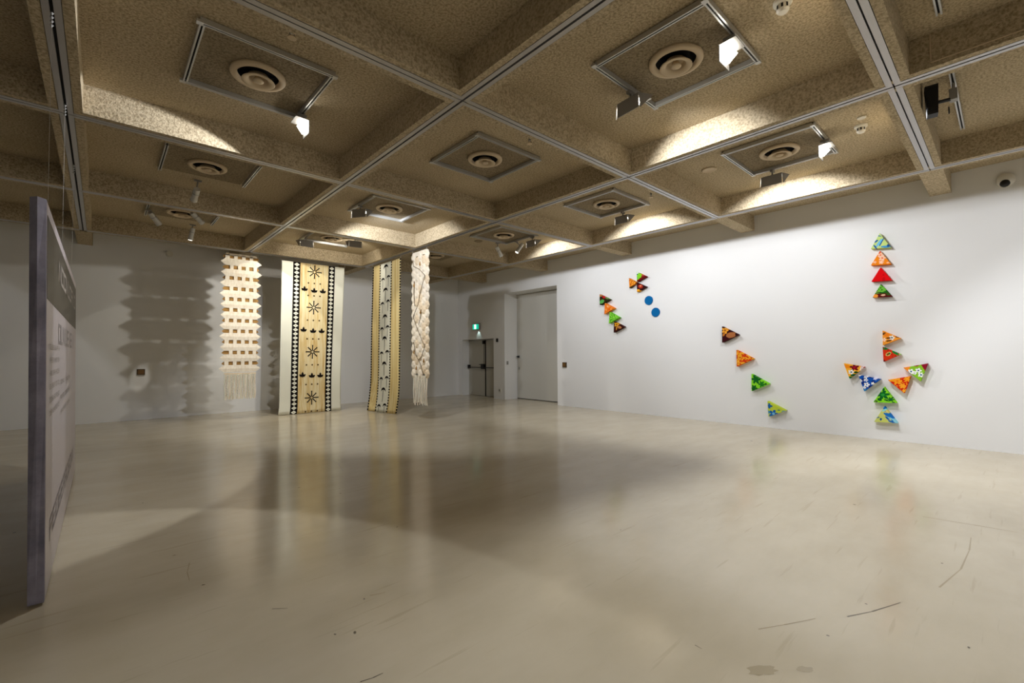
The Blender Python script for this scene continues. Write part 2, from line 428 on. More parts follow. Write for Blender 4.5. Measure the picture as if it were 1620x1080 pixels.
def track_bar(mb, p, q):
    """channel track hung under the slab between grid points"""
    (x0, y0), (x1, y1) = p, q; zt, zl = HC + ZS * H - .008, HC + 1.1 * H
    if abs(x1 - x0) > abs(y1 - y0):
        y = y0
        for s in (-1, 1): mb.box((x0, y + s * .007, zl), (x1, y + s * .02, zt))
        mb.cur = 1; mb.box((x0, y - .007, zl + .02), (x1, y + .007, zt)); mb.cur = 0
    else:
        x = x0
        for s in (-1, 1): mb.box((x + s * .007, y0, zl), (x + s * .02, y1, zt))
        mb.cur = 1; mb.box((x - .007, y0, zl + .02), (x + .007, y1, zt)); mb.cur = 0
    return mb
def track_sq(i, j, sides, label):
    xa, xb, ya, yb = XI(i + .305) * H, XI(i + .675) * H, YJ(j + .30) * H, YJ(j + .67) * H
    t = thing('lighting_track', label, 'track', (xa, ya, HC + ZS * H), group='square track frames')
    for s in sides:
        p, q = {'w': ((xa, ya + .022), (xa, yb - .022)), 'e': ((xb, ya + .022), (xb, yb - .022)), 's': ((xa - .02, ya), (xb + .02, ya)), 'n': ((xa - .02, yb), (xb + .02, yb))}[s]
        obj('track_bar', track_bar(MB(), p, q), ['alu', 'dark'], t)
        (x0, y0), (x1, y1) = p, q
        if len(sides) == 4:
            obj('corner_joint', MB().box((x0 - .024, y0 - .024, HC + 1.099 * H), (x0 + .024, y0 + .024, HC + 1.108 * H)), 'alu', t) if s in 'sn' else None
            obj('corner_joint', MB().box((x1 - .024, y1 - .024, HC + 1.099 * H), (x1 + .024, y1 + .024, HC + 1.108 * H)), 'alu', t) if s in 'sn' else None
track_sq(1, 0, 'wesn', 'square aluminium track frame around the nearest, largest diffuser')
track_sq(0, 1, 'wesn', 'square grey track frame in the dark coffer nearest the grey sign')
track_sq(1, 1, 'wesn', 'square grey track frame around the diffuser at the middle of the picture')
track_sq(2, 0, 'wesn', 'square aluminium track frame in the first coffer along the right wall')
track_sq(2, 1, 'wesn', 'square aluminium track frame in the second coffer along the right wall')
track_sq(2, 2, 'wesn', 'square grey track frame above two spotlights near the far right corner')
track_sq(1, 2, 'wesn', 'square grey track frame in the coffer before the brightly lit beam')
track_sq(1, 3, 'wesn', 'lit square track frame above the black bordered hanging')
def single_track(label, p, q):
    t = thing('lighting_track', label, 'track', (p[0] * H, p[1] * H, HC + ZS * H))
    obj('track_bar', track_bar(MB(), (p[0] * H, p[1] * H), (q[0] * H, q[1] * H)), ['alu', 'dark'], t)
for i, j, nm in ((0, 2, 'above the zigzag hanging'), (0, 3, 'in the farthest left coffer')):
    single_track('short track left of the diffuser ' + nm, (XI(i + .31), YJ(j + .30)), (XI(i + .31), YJ(j + .67)))
    single_track('short track right of the diffuser ' + nm, (XI(i + .685), YJ(j + .28)), (XI(i + .685), YJ(j + .66)))
single_track('straight track carrying the black loudspeaker', (2.455, .124), (3.145, .124))
single_track('straight track end at the top right corner of the ceiling', (1.40, .124), (2.013, .124))
single_track('short track at the dark left edge beyond the grey sign', (-.62, 2.93), (-.62, 3.36))

def floodlight(name_label, loc, face, power, tilt=47, flaps=(-1, 1), lit=True, group='floodlights on the tracks', angle=134, col=LCOL, blend=.3, fan=None):
    """box washer: local +x is the throw direction, origin on the track"""
    rz = math.atan2(face[1], face[0])
    t = thing('floodlight', name_label, 'floodlight', loc, rz, group)
    obj('adapter', MB().box((-.05, -.018, -.03), (.05, .018, .0)), 'fix', t, local=True)
    obj('stem', MB().tube((0, 0, -.03), (0, 0, -.085), .012, n=8), 'fix', t, local=True)
    w = .14 if flaps else .10
    tpx = .16 if flaps else .09
    bk = MB().box((-.055, -w, -.235), (-.047, w, -.085)).hexa([(-.055, -w, -.092), (tpx, -w, -.085), (tpx, w, -.085), (-.055, w, -.092), (-.055, -w, -.085), (tpx, -w, -.078), (tpx, w, -.078), (-.055, w, -.085)])
    obj('housing', bk, 'fix', t, local=True)
    for s in flaps:
        obj('side_flap', MB().ext([(-.055, s * w, -.085), (.12, s * (w + .05), -.08), (-.055, s * (w + .02), -.25)], (0, s * .004, 0)), 'fix', t, local=True)
    a = math.radians(tilt); n = Vector((math.cos(a), 0, -math.sin(a))); d = Vector((math.sin(a), 0, math.cos(a))); c0 = Vector((.0, 0, -.155))
    q = [c0 + d * s1 * .048 + Vector((0, s2 * (w - .025), 0)) for s1, s2 in ((-1, -1), (-1, 1), (1, 1), (1, -1))]
    obj('lamp_glass', MB().ext(q, -n * .012), 'lamp' if lit else 'fixin', t, local=True)
    if power:
        for az, mu in (fan or ((0, 1),)):
            lamp('SPOT', 'flood_lamp', t, c0 + n * .03, Matrix.Rotation(math.radians(az), 3, 'Z') @ n, power * mu, col, angle=angle, blend=blend, radius=.03)
    return t
zt_ = 1.098
WASH = [((2.977, .93, zt_), 'grey floodlight on the right wall side of the first coffer, back to the viewer'), ((2.977, 1.985, zt_), 'grey floodlight on the far side of the second square frame along the right wall'),
        ((2.977, 2.98, zt_), 'dark floodlight beside two spotlights in the third coffer along the right wall')]
for k, (p, lb) in enumerate(WASH):
    floodlight(lb, W(*p), (1, .0), P_WASH * (1, 1, .7)[k])
floodlight('added unseen floodlight far beyond the right edge of the ceiling', W(2.9, -1.3, zt_), (1, 0), P_WASH * 1.2)  # washer added out of view to feed the right wall
F1 = floodlight('glaring white floodlight on the nearest diffuser frame', W(1.60, .625, zt_), (0, -1), P_FORE * .9, 51, flaps=(), angle=122)
F2 = floodlight('triangular flapped floodlight at the near corner of the nearest diffuser frame', W(1.63, 1.04, zt_), (1, -.12), P_WASH * 1.7, 22, angle=78, blend=.6)
F3 = floodlight('lit floodlight with an open flap near the right wall', W(2.75, .61, zt_), (0, -1), P_FORE * 1.2, 51, flaps=(), angle=122, blend=.4)
F4 = floodlight('bright floodlight in the dark left coffer near the grey sign', W(.66, 2.14, zt_), (-1, 0), P_WASH * .55, 37, flaps=(), angle=90, blend=.08, fan=((-35, 2.0), (40, 1.6)))
G1 = floodlight('floodlight with its dark back to the viewer before the lit beam', W(1.39, 3.17, zt_), (.82, .57), P_TEXT * 2.0)
G2 = floodlight('lit floodlight on the left bar of the frame above the black bordered hanging', W(1.391, 4.36, zt_), (0, 1), 75, 58, angle=105, blend=.06, col=(1, .97, .9), fan=((52, 1.3), (5, .8)))
G3 = floodlight('open flapped floodlight at the right of the frame above the black bordered hanging', W(1.74, 4.087, zt_), (.2, .98), 60, 14, angle=96, col=(1, .95, .86))

def spot(label, head, dirv, top, power, angle=40, length=.26, r=.045, aim=None):
    t = thing('spotlight', label, 'spotlight', W(*top), group='cylinder spotlights')
    hp = W(*head); d = Vector(dirv).normalized(); a, b = hp - d * length / 2, hp + d * length / 2
    tp = W(*top)
    obj('adapter', MB().box(tp + Vector((-.05, -.018, -.025)), tp + Vector((.05, .018, 0))), 'fix', t)
    obj('stem', MB().tube(tp + Vector((0, 0, -.02)), a + d * .07, .011, n=8), 'fix', t)
    obj('body', MB().tube(a, b, r, n=18), 'cyl', t)
    obj('cooling_ring', MB().tube(a + d * .085, a + d * .1, r + .004, n=18), 'steel', t)
    obj('bezel', MB().tube(b - d * .05, b - d * .002, r + .005, n=18), 'cyl', t)
    obj('lens', MB().tube(b - d * .002, b + d * .003, r * .8, n=16), 'lampdim', t)
    if power:
        lamp('SPOT', 'spot_lamp', t, b + d * .02 - tp, aim if aim else d, power, angle=angle, blend=.6, radius=.02, col=WCOL)
    return t
def toward(p, q):
    return (W(*q) - W(*p)).normalized()
ZC = 1.1215
p = (.43, 3.47, 1.03); spot('spotlight under the diffuser above the zigzag hanging', p, toward(p, (.28, 5.52, -.145)), (.44, 3.45, ZC), 80, 17, aim=toward(p, (.99, 4.9, .25)))
p = (.285, 4.32, 1.04); spot('leftmost spotlight in the farthest left coffer', p, toward(p, (.95, 4.85, .3)), (.245, 4.30, 1.098), 175, 54, aim=toward(p, (.99, 4.9, .12)))
p = (.53, 4.15, 1.055); spot('spotlight lying across the far left diffuser', p, toward(p, (1.65, 4.85, .2)), (.50, 4.13, 1.095), 220, 34, aim=toward(p, (2.2, 3.85, .2)))
p = (.555, 4.66, 1.04); spot('steep spotlight low beside the zigzag hanging', p, toward(p, (.45, 4.8, .4)), (.56, 4.65, ZC), 120, 6.5, aim=toward(p, (.28, 5.52, -.16)))
p = (2.88, 3.345, 1.01); spot('left of the two spotlights near the far right corner', p, toward(p, (3.94, 3.43, -.2)), (2.87, 3.358, 1.098), 30, 7, aim=toward(p, (3.94, 3.43, -.18)))
p = (3.02, 3.20, 1.04); spot('right of the two spotlights near the far right corner', p, toward(p, (2.6, 3.45, .3)), (2.98, 3.2, 1.098), 60, 40, aim=toward(p, (2.2, 3.75, .1)))

def detector(label, x, y, sc=1.):
    t = thing('smoke_detector', label, 'smoke detector', W(x, y, ZS))
    c = W(x, y, ZS)
    obj('base', MB().lathe([(.062 * sc, 0), (.062 * sc, -.02 * sc), (.055 * sc, -.028 * sc)], c, 24), 'plastic', t)
    obj('head', MB().lathe([(.042 * sc, -.028 * sc), (.042 * sc, -.07 * sc), (.03 * sc, -.085 * sc), (0, -.088 * sc)], c, 20), 'plastic', t)
    for k in range(8):
        a = 2 * PI * k / 8 + .2; u_ = Vector((math.cos(a), math.sin(a), 0)); s_ = Vector((-u_.y, u_.x, 0)) * .007 * sc
        q = c + u_ * .043 * sc
        obj('slot', MB().poly([q - s_ + Vector((0, 0, -.036 * sc)), q + s_ + Vector((0, 0, -.036 * sc)), q + s_ + Vector((0, 0, -.064 * sc)), q - s_ + Vector((0, 0, -.064 * sc))]), 'dark', t)
detector('white smoke detector at the top edge above the nearest diffuser', 1.594, .457, 1.1)
detector('white smoke detector near the right wall, beside a small round disc', 2.765, .463, 1.1)
def disc(name, label, cat, x, y, r, m='plastic'):
    t = thing(name, label, cat, W(x, y, ZS))
    c = W(x, y, ZS)
    obj('rim', MB().lathe([(r, 0), (r, -.012), (r * .82, -.02), (r * .7, -.012)], c, 28), m, t, smooth=True)
    obj('face', MB().lathe([(r * .72, -.002), (r * .72, -.009), (0, -.012)], c, 24), 'soot' if r > .06 else m, t)
disc('indicator_disc', 'tiny white disc beside the right smoke detector', 'disc', 2.669, .443, .045)
disc('ceiling_speaker', 'round beige recessed disc in the first coffer along the right wall', 'speaker', 2.732, 1.202, .105, 'vent')
disc('ceiling_speaker', 'round dark recessed disc in the third coffer along the right wall', 'speaker', 2.744, 3.499, .10, 'soot')
def sprinkler(label, x, y):
    t = thing('sprinkler', label, 'sprinkler', W(x, y, ZS)); c = W(x, y, ZS)
    obj('pipe', MB().tube(c, c + Vector((0, 0, -.035)), .014, n=10), 'steel', t)
    for s in (-1, 1): obj('arm', MB().tube(c + Vector((s * .02, 0, -.03)), c + Vector((s * .014, 0, -.07)), .005, n=6), 'steel', t)
    obj('deflector', MB().lathe([(.034, -.07), (.036, -.078), (.02, -.08)], c, 16), 'vent', t)
sprinkler('small sprinkler head in the dark coffer nearest the grey sign', .47, 1.631)
sprinkler('small sprinkler head in the middle coffer beside the rail', 1.63, 1.645)
sprinkler('small sprinkler head in the second coffer along the right wall', 2.831, 1.655)

# loudspeaker clamped to the right-hand track
ls = thing('loudspeaker', 'black loudspeaker clamped to a ceiling track at the upper right', 'loudspeaker', W(2.57, .124, 1.1))
c = W(2.50, .185, 1.022); ax = Vector((.06, .02, 1)).normalized(); fr = Vector((-.75, -.1, 0)).normalized(); sd = ax.cross(fr).normalized()
def obx(mb, c, a, b, d, la, lb, ld, tp=1.):
    q = []
    for s3, k in ((-1, tp), (1, 1)):
        for s1, s2 in ((-1, -1), (1, -1), (1, 1), (-1, 1)):
            q.append(c + a * s1 * la * k + b * s2 * lb * k + d * s3 * ld)
    return mb.hexa(q)
obj('cabinet', obx(MB(), c, fr, sd, ax, .07, .052, .15, .8), 'black', ls)
obj('grille', obx(MB(), c + fr * .068 + ax * .01, fr, sd, ax, .008, .044, .12, .85), 'dark', ls)
obj('arm', MB().tube(c - fr * .05, W(2.562, .135, 1.035), .018, n=10), 'black', ls)
obj('clamp', MB().box(W(2.555, .113, 1.03), W(2.59, .137, 1.075)).tube(W(2.57, .124, 1.07), W(2.57, .124, 1.1), .014), 'fix', ls)
rg = MB(); rc = W(2.585, .14, 1.0)
pts = [rc + Vector((math.cos(a) * .03, 0, math.sin(a) * .034)) for a in [2 * PI * k / 14 for k in range(15)]]
obj('safety_ring', rg.path(pts, .005, 5), 'black', ls)

# ------------------------------------------------------------------ freestanding sign panel
def tiltx(z):      # the panel leans slightly
    return -.012 * (z - ZF) / .98
sg = thing('text_panel', 'tall grey exhibition text panel hung edge-on at the left', 'sign', W(-.107, 2.42, ZF))
YN, YFAR, ZB, ZTOP, XF, XBk = 1.575, 3.30, ZF + .006, .386, -.093, -.121
body = MB()
def PX(x, z): return x + tiltx(z)
bt, tp_ = [], []
xm = (XF + XBk) / 2
out = lambda z, rg_: [W(PX(XBk, z), YN, z), W(PX(xm, z), YN - rg_, z), W(PX(XF, z), YN, z), W(PX(XF, z), YFAR, z), W(PX(XBk, z), YFAR, z)]
levels = [(ZB, .0), (-.1, .006), (.2, .012), (ZTOP, .016)]
rings = [out(z, r) for z, r in levels]; b0 = 0
for rgk in rings: body.v += rgk
for k in range(len(rings) - 1):
    for q in range(5):
        r_ = (q + 1) % 5; body.f.append((k * 5 + q, k * 5 + r_, k * 5 + 5 + r_, k * 5 + 5 + q)); body.m.append(0)
body.f += [tuple(range(5))[::-1], tuple(range(len(body.v) - 5, len(body.v)))]; body.m += [0, 0]
obj('body', body, 'slate', sg)
def sface(y0, y1, z0, z1, off, mb=None):
    mb = mb or MB()
    return mb.ext([W(PX(XF, z) + off, y, z) for y, z in ((y0, z0), (y1, z0), (y1, z1), (y0, z1))], (.001, 0, 0))
obj('light_face', sface(YN + .01, YFAR - .004, ZB + .002, ZTOP - .003, .0004), 'signface', sg)
hb = MB().ext([W(PX(XF, z) + .0012, y, z) for y, z in ((YN + .02, .145), (YFAR - .03, .143), (YFAR - .03, .352), (YN + .02, .352))], (.001, 0, 0))
obj('dark_header', hb, 'signdark', sg)
# lettering too oblique to read in the photograph: rows of letter strokes of the same size and place
def strokes(y0, y1, z0, z1, n, off, seed, bars=True):
    r = random.Random(seed); mb = MB(); cw = (y1 - y0) / n; w = cw * .13
    for k in range(n):
        a, b = y0 + k * cw + cw * .12, y0 + (k + 1) * cw - cw * .12; mid = (a + b) / 2
        kind = r.choice('HNUADIE')
        def bar(p, q):
            dx = w
            mb.poly([W(PX(XF, p[1]) + off, p[0] - dx / 2, p[1]), W(PX(XF, p[1]) + off, p[0] + dx / 2, p[1]), W(PX(XF, q[1]) + off, q[0] + dx / 2, q[1]), W(PX(XF, q[1]) + off, q[0] - dx / 2, q[1])])
        def hz(z): mb.poly([W(PX(XF, z) + off, a, z - w * .35), W(PX(XF, z) + off, b, z - w * .35), W(PX(XF, z) + off, b, z + w * .35), W(PX(XF, z) + off, a, z + w * .35)])
        bar((a, z0), (a, z1)) if kind != 'I' else bar((mid, z0), (mid, z1))
        if kind in 'HNUAD': bar((b, z0), (b, z1))
        zz = w * .35
        if kind == 'H': hz((z0 + z1) / 2)
        if kind == 'N': bar((a, z1), (b, z0))
        if kind in 'UD': hz(z0 + zz)
        if kind in 'AD': hz(z1 - zz)
        if kind == 'A': hz((z0 + z1) / 2)
        if kind == 'E': hz(z0 + zz); hz((z0 + z1) / 2); hz(z1 - zz)
    return mb
tag(obj('header_lettering', strokes(1.97, 3.15, .235, .30, 9, .0026, 3), 'signlight', sg), kind='stuff')
tag(obj('title_lettering', strokes(2.0, 3.08, .04, .105, 9, .0016, 5), 'signink', sg), kind='stuff')
tl = MB()
for k in range(6):
    s_ = strokes(1.68, 2.05, .02 - .035 * k, .034 - .035 * k, 16, .0016, 30 + k); b0 = len(tl.v); tl.v += s_.v; tl.f += [tuple(i + b0 for i in f_) for f_ in s_.f]; tl.m += s_.m
for k in range(3):
    s_ = strokes(2.1, 2.7, -.09 - .05 * k, -.075 - .05 * k, 18, .0016, 40 + k); b0 = len(tl.v); tl.v += s_.v; tl.f += [tuple(i + b0 for i in f_) for f_ in s_.f]; tl.m += s_.m
tag(obj('body_lettering', tl, 'signlight', sg), kind='stuff')
tag(obj('footer_lettering', strokes(1.70, 3.05, -.485, -.425, 12, .0016, 11), 'signink', sg), kind='stuff')
for y in (1.84, 2.49, 3.255):
    w_ = obj('hanging_wire', MB().tube(W(PX(xm, ZTOP), y, ZTOP), W(XI(0), y, 1.0), .0009, n=5), 'wire', sg)
    h_ = MB(); 
    for k in range(4): h_.ball(W(XI(0), y, .996 - .012 * k), .012, 1.6)
    obj('turnbuckle', h_, 'steel', w_)
for y in (1.66, 3.2):
    obj('foot', MB().box(W(-.117, y - .03, ZF), W(-.099, y + .03, ZB)), 'black', sg)

# ------------------------------------------------------------------ hanging textiles
def hooks(t, pts, axis):
    for p in pts:
        a = W(*p); b = Vector((a.x, a.y, zb))
        k = obj('hanging_line', MB().tube(a, b, .0035, n=5), 'wire', t)
        obj('hook', MB().ball(a, .012, 1.5), 'steel', k)

# --- black-bordered cloth
t2 = thing('printed_hanging', 'tall bark cloth hanging with black diamond borders and white margins', 'textile', W(1.62, 4.896, ZF))
ZT2, ZB2 = .961, ZF + .004
FR = [0, .17, .28, .73, .84, 1]
def t2pos(u, v, off=0.):
    """u across, v down from the top"""
    z = ZT2 + (ZB2 - ZT2) * v
    xl = 1.331 + (1.318 - 1.331) * v - .012 * max(0, (v - .93) / .07) ** 2
    xr = 1.968 + (1.930 - 1.968) * min(1, v * 1.3)
    x = xl + (xr - xl) * u
    y = 4.896 + .004 * math.sin(u * 9 + 1) * v + .002 * math.sin(u * 17) - .012 * max(0, (v - .9) / .1) ** 2
    q = W(x, y, z); q.y -= off; return q
def sheet(pos, us, vs, matof, th):
    mb = MB(); nu, nv = len(us), len(vs)
    for s in (0., -th):
        for v in vs:
            for u in us: mb.v.append(pos(u, v, s))
    for k in range(nv - 1):
        for q in range(nu - 1):
            a = k * nu + q; mi = matof((us[q] + us[q + 1]) / 2)
            mb.f.append((a, a + nu, a + nu + 1, a + 1)); mb.m.append(mi)
            a += nu * nv; mb.f.append((a, a + 1, a + nu + 1, a + nu)); mb.m.append(mi)
    n0 = nu * nv
    for q in range(nu - 1):
        mi = matof((us[q] + us[q + 1]) / 2)
        for a in (q, (nv - 1) * nu + q): mb.f.append((a, a + 1, a + 1 + n0, a + n0)); mb.m.append(mi)
    for k in range(nv - 1):
        for a, mi in ((k * nu, matof(us[0])), (k * nu + nu - 1, matof(us[-1]))): mb.f.append((a, a + nu, a + nu + n0, a + n0)); mb.m.append(mi)
    return mb
def sub(fr, n):
    r = []
    for a, b in zip(fr, fr[1:]): r += [a + (b - a) * k / n for k in range(n)]
    return r + [fr[-1]]
US = sub(FR, 8); VS = [k / 40 for k in range(41)]
def m2of(u): return 0 if u < FR[1] or u > FR[4] else (1 if u < FR[2] or u > FR[3] else 2)
obj('cloth', sheet(t2pos, US, VS, m2of, .004), ['cream', 'ink', 'bark'], t2, smooth=True)
def flat(mb, pos, pts, off):
    mb.poly([pos(u, v, off) for u, v in pts])
AR = (1.96 - 1.33) / (ZT2 - ZB2)         # width / height of the cloth
for b, (f0, f1) in enumerate(((FR[1], FR[2]), (FR[3], FR[4]))):
    dm, dt = MB(), MB(); cu = (f0 + f1) / 2; hwu = (f1 - f0) * .37; n = 37
    for k in range(n):
        cv = (k + .6) / n; hv = .44 / n
        flat(dm, t2pos, [(cu, cv - hv), (cu + hwu, cv), (cu, cv + hv), (cu - hwu, cv)], .004)
        r = .15 * hwu; flat(dt, t2pos, [(cu, cv - r * AR), (cu + r, cv), (cu, cv + r * AR), (cu - r, cv)], .0055)
    dd = tag(obj('diamond_border', dm, 'cream', t2), kind='stuff'); tag(obj('diamond_centre', dt, 'inkbr', dd), kind='stuff')
zv = lambda z: (ZT2 - z) / (ZT2 - ZB2)
CU = .505
st_ = MB()
def arm(cu, cv, ang, r0, r1, w0, w1):
    ca, sa = math.cos(ang), math.sin(ang)
    f_ = lambda a, b: (cu + (a * ca - b * sa), cv + (a * sa + b * ca) * AR)
    flat(st_, t2pos, [f_(r0, -w0), f_(r1 * .9, -w0), f_(r1, -w1), f_(r1, w1), f_(r1 * .9, w0), f_(r0, w0)], .004)
for z in (.877, .502, .039, -.438):
    st_ = MB()
    for k in range(8): arm(CU, zv(z), k * PI / 4, .018, .113 if k % 2 == 0 else .105, .0085, .014)
    obj('star_motif', st_, 'ink', t2)
lf = MB()
def leaf(cu, cv, ang, ln, w):
    ca, sa = math.cos(ang), math.sin(ang)
    f_ = lambda a, b: (cu + (a * ca - b * sa), cv + (a * sa + b * ca) * AR)
    flat(lf, t2pos, [f_(0, 0), f_(ln * .35, -w), f_(ln * .7, -w * .75), f_(ln, 0), f_(ln * .7, w * .75), f_(ln * .35, w)], .004)
for z in (.685, .262, -.205):
    for k, du in enumerate((-.155, 0, .14)):
        cv = zv(z - (.01 if k else 0.)) + .008; lf = MB()
        for a, l_ in ((-PI / 2, .08), (-PI / 2 - .95, .066), (-PI / 2 + .95, .066)): leaf(CU + du, cv, a, l_, .02)
        leaf(CU + du, cv - .002, PI / 2, .02, .006)
        obj('leaf_motif', lf, 'ink', t2)
dt = MB()
for z in (.757, .626, .368, .174, -.097, -.299, -.578):
    for du in (-.095, 0, .095):
        flat(dt, t2pos, [(CU + du + .014 * math.cos(a), zv(z) + .014 * AR * math.sin(a)) for a in [k * PI / 4 for k in range(8)]], .004)
tag(obj('dot_motifs', dt, 'inkbr', t2), kind='stuff')
hooks(t2, [(1.325, 4.894, .962), (1.972, 4.894, .962)], 0)

# --- gold and white cloth
t3 = thing('printed_hanging', 'narrow hanging with gold side strips, white centre and palm motifs', 'textile', W(2.196, 4.36, ZF))
def t3pos(u, v, off=0.):
    z = .968 + (ZF + .004 - .968) * v
    yl = 4.669 + .10 * math.sin(min(v, .9) * 1.8) * .5 + .0 * v; yr = 4.054 + .03 * v + .05 * max(0, (v - .8) / .2) ** 2
    y = yl + (yr - yl) * u + .0
    x = 2.196 - .095 * (1 - .9 * u) * max(0, (v - .72) / .28) ** 2 + .003 * math.sin(u * 8) * v
    y += -.12 * max(0, (v - .72) / .28) ** 2 * (1 - u)
    q = W(x, y, z); q.x -= off; return q
F3_ = [0, .283, .688, 1]
obj('cloth', sheet(t3pos, sub(F3_, 6), VS, lambda u: 0 if F3_[1] < u < F3_[2] else 1, .004), ['cream', 'gold'], t3, smooth=True)
for k, fu in enumerate((.0, .283, .688, 1.)):
    sc = MB(); n = 56; cw = {0: (-.012, .03), 3: (-.03, .012)}.get(k, (-.018, .018))
    for q in range(n):
        v0 = (q + .12) / n; v1 = v0 + .62 / n
        flat(sc, t3pos, [(fu + cw[0], v0), (fu + cw[1], v0), (fu + cw[1], v1), (fu + cw[0], v1)], .004)
    obj('scalloped_edging', sc, 'ink', t3)
AR3 = .615 / 1.56
def palm(u, v, s):
    P_ = lambda a, b: (u + a * s, v + b * s * AR3)
    pm = MB()
    flat(pm, t3pos, [P_(-.09, .035), P_(-.06, -.02), P_(-.02, -.04), P_(.03, -.04), P_(.07, -.015), P_(.09, .03), P_(.05, .005), P_(.0, -.005), P_(-.05, .01)], .004)
    flat(pm, t3pos, [P_(-.008, -.03), P_(.008, -.03), P_(.006, .20), P_(-.006, .20)], .004)
    obj('palm_motif', pm, 'ink', t3)
z3 = lambda z: (.968 - z) / (.968 - ZF)
for z in (.925, .68, .40, .17, -.095, -.365): palm(.49, z3(z), 1.0)
for z in (.81, .555, .288, .03, -.24, -.52):
    for du in (-.10, .10): palm(.49 + du, z3(z - (.015 if du < 0 else 0)), .8)
hooks(t3, [(2.194, 4.675, .969), (2.194, 4.05, .969)], 1)

# --- zigzag hanging of ivory bands and reed windows
t1 = thing('woven_hanging', 'ivory zigzag hanging with rows of brown reed windows and fringe', 'textile', W(.975, 4.896, ZF))
YA = 4.896; XL, XR = .845, 1.108; PT = .040
def A(x, z, off): 
    q = W(x, YA, z); q.y -= off; return q
top = MB().ext([A(XL, .966, 0), A(XR, .966, 0), A(XR, .945, 0), A(XL, .945, 0)], (0, .006, 0)); obj('top_hem', top, 'ivory', t1)
per = .1003; zc = [.885 - per * k for k in range(11)]
for k, z in enumerate(zc):
    h2 = .0325; b = MB(); wig = .004 * math.sin(k * 1.7)
    ridge = .009
    pts_t = [A(XL + wig, z + h2, 0), A(XR + wig, z + h2, 0)]; pts_m = [A(XL - PT + wig, z, ridge), A(XR + PT + wig, z, ridge)]; pts_b = [A(XL + wig, z - h2, 0), A(XR + wig, z - h2, 0)]
    dth = Vector((0, .006, 0))
    for p_ in ((pts_t[0], pts_t[1], pts_m[1], pts_m[0]), (pts_m[0], pts_m[1], pts_b[1], pts_b[0])):
        b.ext(p_, dth)
    obj('ivory_band', b, 'ivory', t1)
    zr = z + per / 2; hh = .0185; s0 = (k % 2) * .0325
    hol = [XL + .034 + s0 + .0655 * q for q in range(-1, 5)]
    hol = [x for x in hol if XL - .02 < x < XR - .0]
    edges = [XL]
    for x in hol:
        a, c_ = max(XL, x), min(XR, x + .036)
        if c_ - a > .004: edges += [a, c_]
    edges.append(XR)
    for a, c_ in zip(edges[::2], edges[1::2]):
        if c_ - a > .003: obj('paper_strip', MB().box(A(a, zr - hh, 0), A(c_, zr + hh, -.006)), 'ivory', t1)
    rd = MB().ext([A(XL - .004, zr + hh - .002, -.02), A(XR + .004, zr + hh - .002, -.02), A(XR + .022, zr - .004, -.02), A(XR + .004, zr - hh + .002, -.02), A(XL - .004, zr - hh + .002, -.02), A(XL - .022, zr - .004, -.02)], (0, .006, 0))
    obj('reed_strip', rd, 'reed', t1)
hm = MB().box(A(XL, -.158, -.008), A(XR, -.172, .008)); obj('bottom_hem', hm, 'ivory2', t1)
def fringe(t, pt, n, ztop, zbot, seed, spread, nb):
    r = random.Random(seed); f1, f2 = MB(), MB()
    for k in range(n):
        u = (k + .5) / n; b = zbot + (r.random() - .5) * .02 * spread; ph = r.random() * 6; pts = []
        for s in range(7):
            z = ztop + (b - ztop) * s / 6
            pts.append(pt(u + .012 * math.sin(ph + s * 1.4) * s / 4, z, .008 * math.sin(ph * 2 + s)))
        (f1 if k % 3 else f2).path(pts, .0105 if k % 3 else .012, 5)
    tag(obj('fringe', f1, 'ivory', t), kind='stuff'); tag(obj('fringe_cords', f2, 'cream', t), kind='stuff')
    for k in range(nb):
        u = (k + .5) / nb; m_ = MB()
        for s in range(16):
            z = ztop - .012 - (ztop - zbot) * .82 * s / 16
            m_.ball(pt(u + .012 * (-1) ** s, z, .022), .016, .7)
        obj('bead_strand', m_, 'plastic', t)
fringe(t1, lambda u, z, o: A(XL + (XR - XL) * u, z, o), 30, -.17, -.405, 4, .6, 6)
hooks(t1, [(1.13, 4.895, .966), (XL, 4.895, .966)], 0)

# --- hexagon hanging
t4 = thing('woven_hanging', 'narrow ivory hanging of hexagon pleats with thin brown vines and fringe', 'textile', W(2.196, 3.69, ZF))
def D(y, z, off):
    q = W(2.196, y, z); q.x -= off; return q
YC4, dy4, hz4 = 3.682, .0605, .0785
hexm = None
def hexmesh():
    mb = MB(); w, h = dy4 * H * .667 * 1.0, hz4 * H / 2
    o_ = [Vector((0, a * w, b * h)) for a, b in ((1, 0), (.5, 1), (-.5, 1), (-1, 0), (-.5, -1), (.5, -1))]
    i_ = [Vector((-.03, v.y * .55, v.z * .5)) for v in o_]
    mb.v += o_ + i_ + [v + Vector((.006, 0, 0)) for v in o_]
    for k in range(6):
        j = (k + 1) % 6; mb.f += [(k, j, 6 + j, 6 + k), (k, j, 12 + j, 12 + k)]; mb.m += [0, 0]
    mb.f += [tuple(range(6, 12)), tuple(range(12, 18))]; mb.m += [0, 0]
    return mb
protos = [None, None]
for cidx in range(5):
    y = YC4 + (cidx - 2) * dy4
    for k in range(14 if cidx % 2 else 15):
        z = .925 - hz4 * k - (hz4 / 2 if cidx % 2 else 0)
        mi = 1 if rnd.random() < .3 else 0
        loc = D(y, z, 0) - t4.location
        if protos[mi] is None:
            protos[mi] = obj('hexagon_pleat', hexmesh(), ('ivory', 'ivory2')[mi], t4, local=True); h_ = protos[mi]
        else:
            h_ = protos[mi].copy(); C.objects.link(h_)
        h_.location = loc; h_.parent = t4
obj('top_hem', MB().box(D(YC4 - .125, .972, -.004), D(YC4 + .14, .93, .006)), 'ivory', t4)
